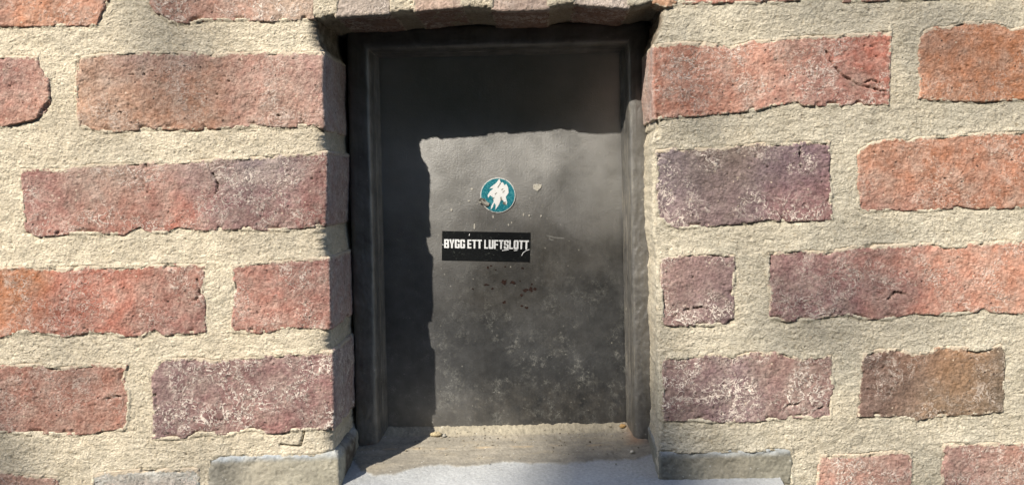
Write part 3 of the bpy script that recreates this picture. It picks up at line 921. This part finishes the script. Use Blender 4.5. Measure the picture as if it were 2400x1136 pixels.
def sill_y(d, x):
    base = np.interp(d, [-60, -40, 0, 100, 190, 228, 246, 262], [1141, 1138, 1131, 1118, 1103, 1093, 1079, 1060])
    return base + (1170 - x) * .021

def sill_wash():
    xs = np.concatenate([np.arange(470, 780, 8.0), np.arange(780, 1560, 2.5), np.arange(1560, 1830, 4.0)])
    ds = np.concatenate([np.arange(-46, -20, 3.0), np.arange(-20, 264, 2.5)])
    X, D = np.meshgrid(xs, ds)
    Y = sill_y(D, X)
    n1 = fbm(X, D, 60, 3, 701); n2 = fbm(X, D, 9, 3, 702)
    # where the brown crust ends
    edge = np.interp(X, [780, 830, 870, 920, 960, 1000, 1080, 1150, 1250, 1330, 1420, 1500, 1560], [150, 72, 45, 50, 78, 92, 80, 96, 92, 82, 100, 96, 130]) + 10 * fbm(X, D, 45, 3, 703)
    crust = sstep(-5, 5, D - edge)
    fil = sstep(222, 236, D + 6 * n1) 
    cornerheap = np.exp(-((X - 845) / 30) ** 2) * sstep(120, 210, D) + np.exp(-((X - 1528) / 28) ** 2) * sstep(120, 200, D)
    up = 0.9 * n2 + 1.2 * n1 + 2.5 * crust + 5 * cornerheap
    up = up + fil * (3.5 * fbm(X, D, 20, 3, 704) + 2.0 * perlin(X / 7, D / 6, 705))
    # raised line along the middle of the crust
    up = up + 1.6 * np.exp(-((D - 168 - 6 * perlin(X / 90, X * 0, 709)) / 4) ** 2)
    Y = Y - up
    Y = np.where(D < -36, Y + (-36 - D) ** 2 * .45, Y)
    conc = np.ones(X.shape + (3,)) * np.array((.31, .32, .325)) * (1 + .2 * fbm(X, D, 120, 3, 706) + .10 * n2)[..., None]
    brown = np.array((.225, .207, .173)) * (1 + .22 * fbm(X, D, 160, 3, 707, 22) + .18 * fbm(X, D, 30, 3, 717) + .2 * n2)[..., None]
    tan = sstep(.0, .6, fbm(X, D, 120, 3, 708, 22))[..., None] * .5
    brown = brown * (1 - tan) + np.array((.29, .255, .195)) * tan
    rim = (np.exp(-((D - edge - 9) / 11) ** 2) * .7 * np.clip(.7 + fbm(X, D, 50, 2, 718), 0, 1))[..., None]
    brown = brown * (1 - rim) + np.array((.16, .15, .13)) * rim
    c = conc * (1 - crust[..., None]) + brown * crust[..., None]
    f2 = (fil * .75)[..., None]
    c = c * (1 - f2) + np.array((.31, .28, .215)) * (1 + .3 * n2)[..., None] * f2
    rl = (np.exp(-((D - 170) / 5) ** 2) * .5 * sstep(-.1, .4, fbm(X, D, 70, 2, 710)))[..., None]
    c = c * (1 - rl) + np.array((.40, .30, .18)) * rl
    rr = (np.exp(-((X - 1515) / 26) ** 2) * sstep(150, 185, D) * .6)[..., None]
    c = c * (1 - rr) + np.array((.26, .15, .09)) * rr
    # front lip rolls down
    pad = lambda a: np.concatenate([a[:1], a], 0)
    Y2 = pad(Y); Y2[0] = Y2[1] + 70
    X2, D2_, c2 = pad(X), pad(D), np.concatenate([c[:1], c], 0)
    return grid_mesh('wash', X2, Y2, D2_, (1170, 1120, 0), c2, facing=(0, -.4, 1))
link('wash', sill_wash(), M_CONC, (1170, 1120, 0), sill)
o = (1175, 1200, 0)
me = box_mesh('sill_body', 472, 1824, 1162, 1260, -38, 262, o)
link('sill_body', me, M_CORE, o, sill)

# ------------------------------------------------------------------ hatch
hatch = thing('metal_hatch', 'closed dark painted metal hatch set deep in the brick wall', 'hatch', (1165, 1085, D2))
PJ = dict(lt=(836, 97), lb=(861, 1120), rt=(1477, 82), rb=(1497, 1110))

def hatch_plate():
    us = np.linspace(-.03, 1.03, 280); vs = np.linspace(-.02, 1.0, 420)
    U, V = np.meshgrid(us, vs)
    def bil(i):
        return (1 - U) * (1 - V) * PJ['lt'][i] + U * (1 - V) * PJ['rt'][i] + (1 - U) * V * PJ['lb'][i] + U * V * PJ['rb'][i]
    X, Y = bil(0), bil(1)
    D = D2 + .8 * fbm(X, Y, 260, 2, 801) + .08 * fbm(X, Y, 40, 2, 802)
    base = np.array((.034, .031, .026))
    c = np.ones(X.shape + (3,)) * base
    # dusty brown above, with the sunlit brightness there painted in; darker, bluer below
    low = sstep(.42, .78, V + .16 * fbm(X, Y, 170, 3, 803))
    c = c * (1 - low[..., None]) + np.array((.011, .012, .0135)) * low[..., None]
    c = c * (1 + .24 * fbm(X, Y, 130, 3, 804) + .10 * fbm(X, Y, 22, 3, 805) + .08 * fbm(X, Y, 7, 2, 806, 120))[..., None]
    dusty = (sstep(.0, .6, fbm(X, Y, 90, 3, 807)) * (1 - low) * .3)[..., None]
    c = c * (1 - dusty) + np.array((.050, .044, .036)) * dusty
    # rain-splash dust low down
    bot = (sstep(.80, .93, V) * (.5 + .6 * fbm(X, Y, 30, 3, 808)))[..., None]
    bot = np.clip(bot, 0, .7)
    c = c * (1 - bot) + np.array((.050, .046, .040)) * bot
    # soot-dark drip by the rust
    px, py = deep(1268, 665, D2)
    st = np.exp(-((X - px) / 10) ** 2 - ((Y - py) / 32) ** 2) * (.6 + .5 * fbm(X, Y, 14, 2, 809))
    c = c * (1 - .5 * np.clip(st, 0, 1))[..., None]
    # a bare dark patch at the hinge side
    for (x0, y0, x1, y1, wd) in ((912, 580, 926, 578, 13), (910, 615, 922, 600, 12), (908, 655, 942, 612, 6), (905, 630, 915, 625, 9)):
        a = deep(x0, y0, D2); b_ = deep(x1, y1, D2)
        dd = poly_dist(X + 3 * perlin(X / 9, Y / 9, 815), Y + 3 * perlin(X / 9, Y / 9, 816), [a, b_])
        c = c * (1 - .55 * sstep(wd + 2, wd - 3, dd))[..., None]
    # shadow gap against the frame, painted into the plate colour
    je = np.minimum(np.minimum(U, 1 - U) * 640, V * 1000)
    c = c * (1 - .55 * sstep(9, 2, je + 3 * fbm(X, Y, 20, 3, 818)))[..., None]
    mot = fbm(X, Y, 12, 4, 819)
    c = c * (1 + .30 * mot)[..., None]
    chp = (sstep(.42, .6, fbm(X, Y, 11, 4, 820)) * sstep(.80, 1.0, V + .1 * fbm(X, Y, 60, 2, 821)) * .7)[..., None]
    c = c * (1 - chp) + np.array((.16, .15, .13)) * chp
    # scratches
    for (a, b_) in (((1282, 552), (1322, 558)), ((1287, 558), (1296, 562)), ((930, 560), (940, 564))):
        a = deep(*a, D2); b_ = deep(*b_, D2)
        dd = poly_dist(X, Y, [a, ((a[0] + b_[0]) / 2, (a[1] + b_[1]) / 2 + 2), b_])
        m = (sstep(2.2, .4, dd) * .45)[..., None]
        c = c * (1 - m) + np.array((.30, .30, .29)) * m
    grime = sstep(.42, .80, V + .12 * fbm(X, Y, 120, 3, 810)) * .85 + .12
    grime = grime * sstep(-.5, .4, fbm(X, Y, 100, 3, 811))
    gl = sstep(.24, .60, V + .10 * fbm(X, Y, 170, 3, 814)) * (1 - .3 * sstep(.42, .24, U + .06 * fbm(X, Y, 120, 2, 817)))
    gloss = np.clip(.96 - .72 * gl + .10 * fbm(X, Y, 190, 3, 812) + .08 * fbm(X, Y, 30, 4, 813), .1, 1)
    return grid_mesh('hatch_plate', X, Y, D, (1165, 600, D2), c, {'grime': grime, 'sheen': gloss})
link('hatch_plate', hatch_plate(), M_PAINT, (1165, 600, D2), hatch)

def frame_mesh():
    prof = [(-2, 256), (-1, 249), (1, 243), (4, 238), (6, 230), (9, 226), (9.5, 214), (12, 203), (16, 195), (22, 191), (30, 189.5), (45, 189), (58, 189.5), (66, 192), (72, 200), (76, 214), (78, 262)]
    pr = np.array(prof, float)
    seg = np.concatenate([[0], np.cumsum(np.hypot(np.diff(pr[:, 0]), np.diff(pr[:, 1])))])
    tt = np.linspace(0, seg[-1], 64)
    q = np.interp(tt, seg, pr[:, 0]); dd = np.interp(tt, seg, pr[:, 1])
    pts = [np.array(PJ[k], float) for k in ('lb', 'lt', 'rt', 'rb')]
    # outward mitre vectors
    def unit(v): return v / np.hypot(*v)
    t = [unit(pts[i + 1] - pts[i]) for i in range(3)]
    nrm = [np.array((v[1], -v[0])) for v in t]                # points away from the plate
    if nrm[0][0] > 0: nrm = [-n_ for n_ in nrm]
    def mit(a, b_):
        m = unit(a + b_); return m / (m @ a)
    mv = [nrm[0], mit(nrm[0], nrm[1]), mit(nrm[1], nrm[2]), nrm[2]]
    rows_p, rows_m = [], []
    for i in range(3):
        L = np.hypot(*(pts[i + 1] - pts[i])); n = int(L / 3.5)
        s = np.linspace(0, 1, n, endpoint=(i == 2))
        rows_p.append(pts[i][None] + s[:, None] * (pts[i + 1] - pts[i])[None])
        rows_m.append(mv[i][None] * (1 - s[:, None]) + mv[i + 1][None] * s[:, None])
    P = np.concatenate(rows_p); Mv = np.concatenate(rows_m)
    X = P[:, :1] + Mv[:, :1] * q[None]; Y = P[:, 1:] + Mv[:, 1:] * q[None]
    D = dd[None] + 0 * X
    ln = np.arange(len(P))[:, None] * 3.5 + 0 * X
    S = tt[None] + 0 * X
    n = 1.5 * fbm(S, ln, 60, 3, 830, 160) + 1.3 * fbm(S, ln, 13, 3, 831, 18) * sstep(200, 800, Y) + .4 * perlin(S / 5, ln / 40, 832)
    sw = sstep(14, 30, q)[None]
    D = D - 1.3 * n * (0.35 + .65 * sw)
    X = X + Mv[:, :1] * n * .5 * (1 - sw)
    # rust-eaten feet
    foot = sstep(1075, 1108, Y)
    c = np.ones(X.shape + (3,)) * np.array((.070, .066, .060)) * (1 + .2 * fbm(S, ln, 70, 3, 833) + .16 * fbm(S, ln, 9, 3, 834, 60))[..., None]
    side = (1 - sw) * .8
    stv = sstep(.0, .5, fbm(S, ln, 3.5, 3, 835, 110)) * side
    c = c * (1 - (.7 * stv)[..., None]) + np.array((.20, .18, .14)) * (.7 * stv)[..., None]
    chipf = sstep(.35, .6, fbm(S, ln, 16, 4, 839, 34)) * .6
    c = c * (1 - chipf[..., None]) + np.array((.022, .018, .016)) * chipf[..., None]
    D = D + .8 * chipf
    rust = (foot * sstep(-.1, .4, fbm(S, ln, 18, 3, 836)) * .8)[..., None]
    c = c * (1 - rust) + np.array((.15, .075, .045)) * rust
    g = sstep(600, 1050, Y) * .5 + .15
    return grid_mesh('frame', X, Y, D, (1165, 600, D1), c, {'grime': g, 'sheen': .27 + .15 * fbm(S, ln, 50, 3, 838)})
link('frame', frame_mesh(), M_PAINT, (1165, 600, D1), hatch)

# flat thin pieces that lie on the plate
def slab(name, pts, d, thick, mat, parent, seg=None):
    """pts: outline read in the picture plane at the plate's depth; d: how far proud of the plate"""
    wp = [deep(x, y, D2) for x, y in pts]
    cx = sum(p[0] for p in wp) / len(wp); cy = sum(p[1] for p in wp) / len(wp)
    n = len(wp)
    a = 0.5 * sum(wp[i][0] * wp[(i + 1) % n][1] - wp[(i + 1) % n][0] * wp[i][1] for i in range(n))
    if a > 0: wp = wp[::-1]
    v = [(x - cx, y - cy, -d) for x, y in wp] + [(x - cx, y - cy, thick) for x, y in wp]
    # front outline runs so that its normal looks out of the wall
    f = [tuple(range(n))] + [(i, i + n, (i + 1) % n + n, (i + 1) % n) for i in range(n)]
    me = raw_mesh(name, v, f)
    import bmesh
    bm = bmesh.new(); bm.from_mesh(me)
    bmesh.ops.triangulate(bm, faces=[bm.faces[0]] if hasattr(bm.faces, 'ensure_lookup_table') and not bm.faces.ensure_lookup_table() else [])
    bmesh.ops.recalc_face_normals(bm, faces=bm.faces)
    bm.normal_update()
    big = max(bm.faces, key=lambda f_: f_.calc_area())
    if big.normal.y > 0:
        bmesh.ops.reverse_faces(bm, faces=bm.faces)
    bm.to_mesh(me); bm.free()
    return link(name, me, mat, (cx, cy, D2), parent)

def blob(cx, cy, rx, ry, n=9, jag=.35, seed=0):
    rg = random.Random(seed)
    ph = rg.random() * 6.28
    return [(cx + rx * (1 + rg.uniform(-jag, jag)) * math.cos(ph + 6.283 * i / n), cy + ry * (1 + rg.uniform(-jag, jag)) * math.sin(ph + 6.283 * i / n)) for i in range(n)]

# old paint flecks and rust spots are part of the hatch's own surface
slab('paint_fleck', [(1250, 433), (1257, 431), (1270, 433), (1268, 440), (1259, 448), (1251, 443), (1249, 439)], 1.2, 2.4, M_FLECK, hatch)
for i, (x, y, rx, ry) in enumerate(((1112, 530, 3, 9), (1156, 508, 3, 4), (1227, 503, 2, 5), (1240, 505, 3, 3), (1192, 527, 3, 4), (1199, 522, 2, 3), (1099, 471, 3, 3),
                                    (1078, 477, 2.5, 2), (1058, 492, 3, 5), (1106, 443, 4, 3), (1175, 398, 2.5, 2), (1268, 506, 2, 4), (1118, 479, 2, 2), (1197, 625, 2, 2))):
    slab('paint_fleck', blob(x, y, rx * .75, ry * .75, 7, .35, i), 1.0, 2.0, M_FLECK, hatch)
for i, (x, y, rx, ry) in enumerate(((1182, 660, 8, 7), (1202, 662, 7, 5), (1219, 658, 2.5, 2), (1140, 667, 7, 3), (1154, 676, 5, 3), (1108, 677, 2.5, 2.5), (1232, 679, 7, 5),
                                    (1244, 678, 7, 6), (1254, 677, 6, 4), (1246, 666, 3, 3), (1222, 691, 4, 4), (1151, 623, 3, 2.5), (1143, 627, 4, 3), (1184, 625, 3, 2), (1225, 628, 4, 3),
                                    (1162, 632, 2, 2), (1223, 716, 4, 3), (1234, 720, 5, 3), (1182, 708, 5, 4))):
    slab('rust_spot', blob(x, y, rx * .8, ry * .8, 15, .5, 40 + i), 0.9, 1.8, M_RUST, hatch)

# round sticker
def ring_pts(cx, cy, r, n): return [(cx + r * math.cos(6.28318 * i / n), cy + r * math.sin(6.28318 * i / n)) for i in range(n)]
sx, sy = 1167, 457.5
wx, wy = deep(sx, sy, D2)
rs_ = thing('round_sticker', 'round teal sticker with torn white middle on the dark hatch', 'sticker', (wx, wy, D2))
slab('backing', ring_pts(sx, sy, 41.2, 48), 1.8, 2.0, M_RIM, rs_)
slab('teal_face', ring_pts(sx, sy, 39.2, 48), 2.4, 1.0, M_TEAL, rs_)
tp = [(625, 105), (600, 140), (555, 175), (540, 190), (575, 186), (545, 215), (525, 245), (528, 270), (545, 247), (570, 265), (577, 300), (555, 338), (551, 372), (568, 350), (581, 312),
      (595, 332), (590, 373), (620, 330), (636, 292), (655, 290), (684, 331), (692, 310), (680, 262), (705, 225), (700, 180), (685, 150), (668, 162), (655, 135), (638, 142)]
f_ = 320 / 1173.0
slab('torn_patch', [(1000 + x * f_, 390 + y * f_) for x, y in tp], 3.0, 1.0, M_WHITE, rs_)
for i, (x0, y0, x1, y1) in enumerate(((608, 180, 634, 140), (640, 200, 655, 188), (585, 238, 600, 222), (565, 280, 578, 262), (650, 222, 668, 205))):
    a = (1000 + x0 * f_, 390 + y0 * f_); b_ = (1000 + x1 * f_, 390 + y1 * f_)
    slab('scuff', [a, (a[0] + 1.2, a[1] + 1.6), (b_[0] + 1.4, b_[1] + 1.2), b_], 3.4, .6, M_CHIP, rs_)
slab('loose_flake', [(1122, 468), (1128, 463), (1137, 466), (1142, 473), (1148, 476), (1145, 483), (1138, 484), (1131, 478), (1124, 475)], 4.6, 3.0, M_CHIP, rs_)
slab('scuff', [(1172, 462), (1176, 461), (1178, 470), (1173, 469)], 3.4, .6, M_CHIP, rs_)
slab('scuff', [(1178, 474), (1185, 472), (1186, 480), (1179, 478)], 3.4, .6, M_CHIP, rs_)

# black label with its line of lettering
wx, wy = deep(1139, 577, D2)
lab = thing('black_label', 'black rectangular sticker with white capitals reading BYGG ETT LUFTSLOTT', 'sticker', (wx, wy, D2))
slab('label_face', [(1036.5, 541), (1243, 545), (1241, 613), (1035.5, 609)], 1.8, 2.0, M_BLACK, lab)

S_, T_ = .37, .165
def G_rects(ch):
    s, t = S_, T_
    c = .06
    if ch == 'B': return [(0, 0, s, 1), (s, 0, 1 - s, t), (s, .5 - t / 2, 1 - s, .5 + t / 2), (s, 1 - t, 1 - s, 1), (1 - s, .05, 1, .47), (1 - s, 0, .93, .05), (1 - s, .47, .93, .53), (1 - s, .53, .98, .95), (1 - s, .95, .91, 1)]
    if ch == 'E': return [(0, 0, s, 1), (s, 0, .95, t), (s, .5 - t / 2, .88, .5 + t / 2), (s, 1 - t, .95, 1)]
    if ch == 'F': return [(0, 0, s, 1), (s, .5 - t / 2 - .02, .9, .5 + t / 2 - .02), (s, 1 - t, .97, 1)]
    if ch == 'T': return [(.5 - s / 2, 0, .5 + s / 2, 1 - t), (0, 1 - t, 1, 1)]
    if ch == 'L': return [(0, 0, s, 1), (s, 0, .95, t)]
    if ch == 'U': return [(0, .06, s, 1), (1 - s, .06, 1, 1), (s, .06, 1 - s, t), (.08, 0, .92, .06)]
    if ch == 'O': return [(0, .06, s, .94), (1 - s, .06, 1, .94), (s, .06, 1 - s, t), (s, 1 - t, 1 - s, .94), (.09, 0, .91, .06), (.09, .94, .91, 1)]
    if ch == 'G': return [(0, .06, s, .94), (s, .06, 1 - s, t), (s, 1 - t, 1 - s, .94), (.09, 0, .91, .06), (.09, .94, .91, 1), (1 - s, .66, 1, .94), (1 - s, .06, 1, .50), (.55, .38, 1 - s, .50)]
    if ch == 'S': return [(0, .56, s, .94), (.09, .94, .91, 1), (s, 1 - t, 1 - s, .94), (1 - s, .68, 1, .94), (.05, .44, .95, .56), (1 - s, .06, 1, .44), (s, .06, 1 - s, t), (0, .06, s, .32), (.09, 0, .91, .06)]
    return []
def lettering(text):
    wd = {'T': 1.0, 'L': .86, 'E': .92, 'F': .92}
    adv = 0; items = []
    for ch in text:
        if ch == ' ': adv += .42; continue
        w_ = wd.get(ch, 1.05); items.append((ch, adv, w_)); adv += w_ + .10
    total = adv - .10
    TL, TR = np.array((1041.2, 560.2)), np.array((1239.6, 563.2))
    BL = np.array((1041.4, 580.6)); BR_ = np.array((1238.9, 583.9))
    def at(u, v):      # v: 0 at the foot, 1 at the head
        p = (1 - u) * ((1 - v) * BL + v * TL) + u * ((1 - v) * BR_ + v * TR)
        return deep(p[0], p[1], D2)
    V_, F_ = [], []
    o = deep(1140, 572, D2)
    def quad(ps):
        b0 = len(V_)
        for z in (-.7, 0.0):
            for p in ps:
                V_.append((p[0] - o[0], p[1] - o[1], z))
        F_.append((b0, b0 + 1, b0 + 2, b0 + 3))
        for i in range(4):
            F_.append((b0 + i, b0 + 4 + i, b0 + 4 + (i + 1) % 4, b0 + (i + 1) % 4))
    for ch, a, w_ in items:
        if ch == 'Y':
            s = S_
            shapes = [[(.5 - s / 2, 0), (.5 + s / 2, 0), (.5 + s / 2, .42), (.5 - s / 2, .42)],
                      [(.5 - s / 2, .42), (.5, .42), (s, 1), (-.04, 1)], [(.5, .42), (.5 + s / 2, .42), (1.04, 1), (1 - s, 1)]]
        else:
            shapes = [[(x0, y0), (x1, y0), (x1, y1), (x0, y1)] for x0, y0, x1, y1 in G_rects(ch)]
        for sh in shapes:
            quad([at((a + x * w_) / total, y) for x, y in sh])
    me = raw_mesh('lettering', V_, F_)
    link('lettering', me, M_LETTER, (o[0], o[1], D2 - 2.4), lab)
lettering('BYGG ETT LUFTSLOTT')
for pts in ([(1099, 551), (1100.5, 547), (1101.5, 548), (1100, 553)], [(1222, 598), (1226, 591), (1233, 586), (1241, 583.5), (1241, 584.7), (1233, 587.5), (1227, 592), (1223, 599)],
            [(1176, 586), (1192, 583.5), (1193, 585), (1178, 587.5)], [(1037, 572), (1040, 573), (1040, 574), (1037, 573.5)],
            [(1204, 586), (1212, 585), (1213, 586.5), (1205, 587.5)]):
    slab('scratch', pts, 3.3, .5, M_LETTER, lab)

# crumbs lying on the sill
def crumb(name, label, x, y, d, rx, ry, rd, mat, seed):
    n, m = 10, 14
    th = np.linspace(0.001, math.pi - .001, n)[:, None]; ph = np.linspace(0, 2 * math.pi, m)[None, :]
    rr = 1 + .5 * perlin(2.2 * np.cos(ph) * np.sin(th) + 5, 2.2 * np.sin(ph) * np.sin(th) + 2 * np.cos(th), seed)
    rr[:, -1] = rr[:, 0]
    X = rx * rr * np.sin(th) * np.cos(ph); Dp = rd * rr * np.sin(th) * np.sin(ph); Y = ry * rr * np.cos(th)
    me = grid_mesh(name, X, Y, Dp, (0, 0, 0))
    import bmesh
    bm = bmesh.new(); bm.from_mesh(me)
    bmesh.ops.remove_doubles(bm, verts=bm.verts, dist=1e-6)
    bmesh.ops.recalc_face_normals(bm, faces=bm.faces)
    bm.to_mesh(me); bm.free()
    wx, wy = x, y
    ob = link(name, me, mat, (wx, wy, d))
    ob['label'] = label; ob['category'] = 'crumb'
    return ob
def on_sill(sx_, d, ry, lift=.75):
    f = (CD + d) / CD
    x = CX + (sx_ - CX) * f
    return x, float(sill_y(d, x)) - ry * lift - 2.5
for args in (('stone_crumb', 'largest yellowish stone crumb at the foot of the hatch beside the shadow edge', 1023, 227, 14, 7, 8, M_STONE, 21),
             ('stone_crumb', 'small grey crumb just right of the largest yellowish crumb', 1041, 222, 5, 5, 4, M_CHIP, 23),
             ('brick_crumb', 'small orange crumb in the bottom right corner of the hatch plate', 1459, 240, 8, 5, 5, M_ORANGE, 25),
             ('stone_crumb', 'white crumb on the brown sill crust near the right frame foot', 1482, 125, 6, 4.5, 5, M_QUARTZ, 27)):
    nm, lb, sx_, d, rx, ry, rd, mt, sd = args
    x, y = on_sill(sx_, d, ry)
    crumb(nm, lb, x, y, d, rx, ry, rd, mt, sd)

def grit():
    r = np.random.RandomState(44)
    V_, F_ = [], []
    o = (1170, 1100, 130)
    n = 260
    for i in range(n):
        x = r.uniform(845, 1525); d = 245 - abs(r.normal()) * 75
        if d < 60: continue
        a = r.uniform(.8, 2.0) * (1.7 if r.rand() < .12 else 1)
        y = float(sill_y(d, x)) - 2.6 - a * .4
        b0 = len(V_)
        for px_, py_, pz_ in ((1, 0, 0), (-1, 0, 0), (0, 1, 0), (0, -1, 0), (0, 0, 1), (0, 0, -1)):
            k = a * r.uniform(.7, 1.3)
            V_.append((x - o[0] + px_ * k * 1.3, y - o[1] + py_ * k * .8, d - o[2] + pz_ * k * 1.3))
        for f in ((0, 2, 4), (2, 1, 4), (1, 3, 4), (3, 0, 4), (2, 0, 5), (1, 2, 5), (3, 1, 5), (0, 3, 5)):
            F_.append(tuple(b0 + j for j in f))
    ob = link('grit', raw_mesh('grit', V_, F_), M_GRIT, o, sill)
    ob['kind'] = 'stuff'
M_GRIT = flat_mat('sill_grit', (0.30, 0.265, 0.20), (0.10, 0.085, 0.065), 30, 0.95, 0.2, (0.42, 0.58))
grit()
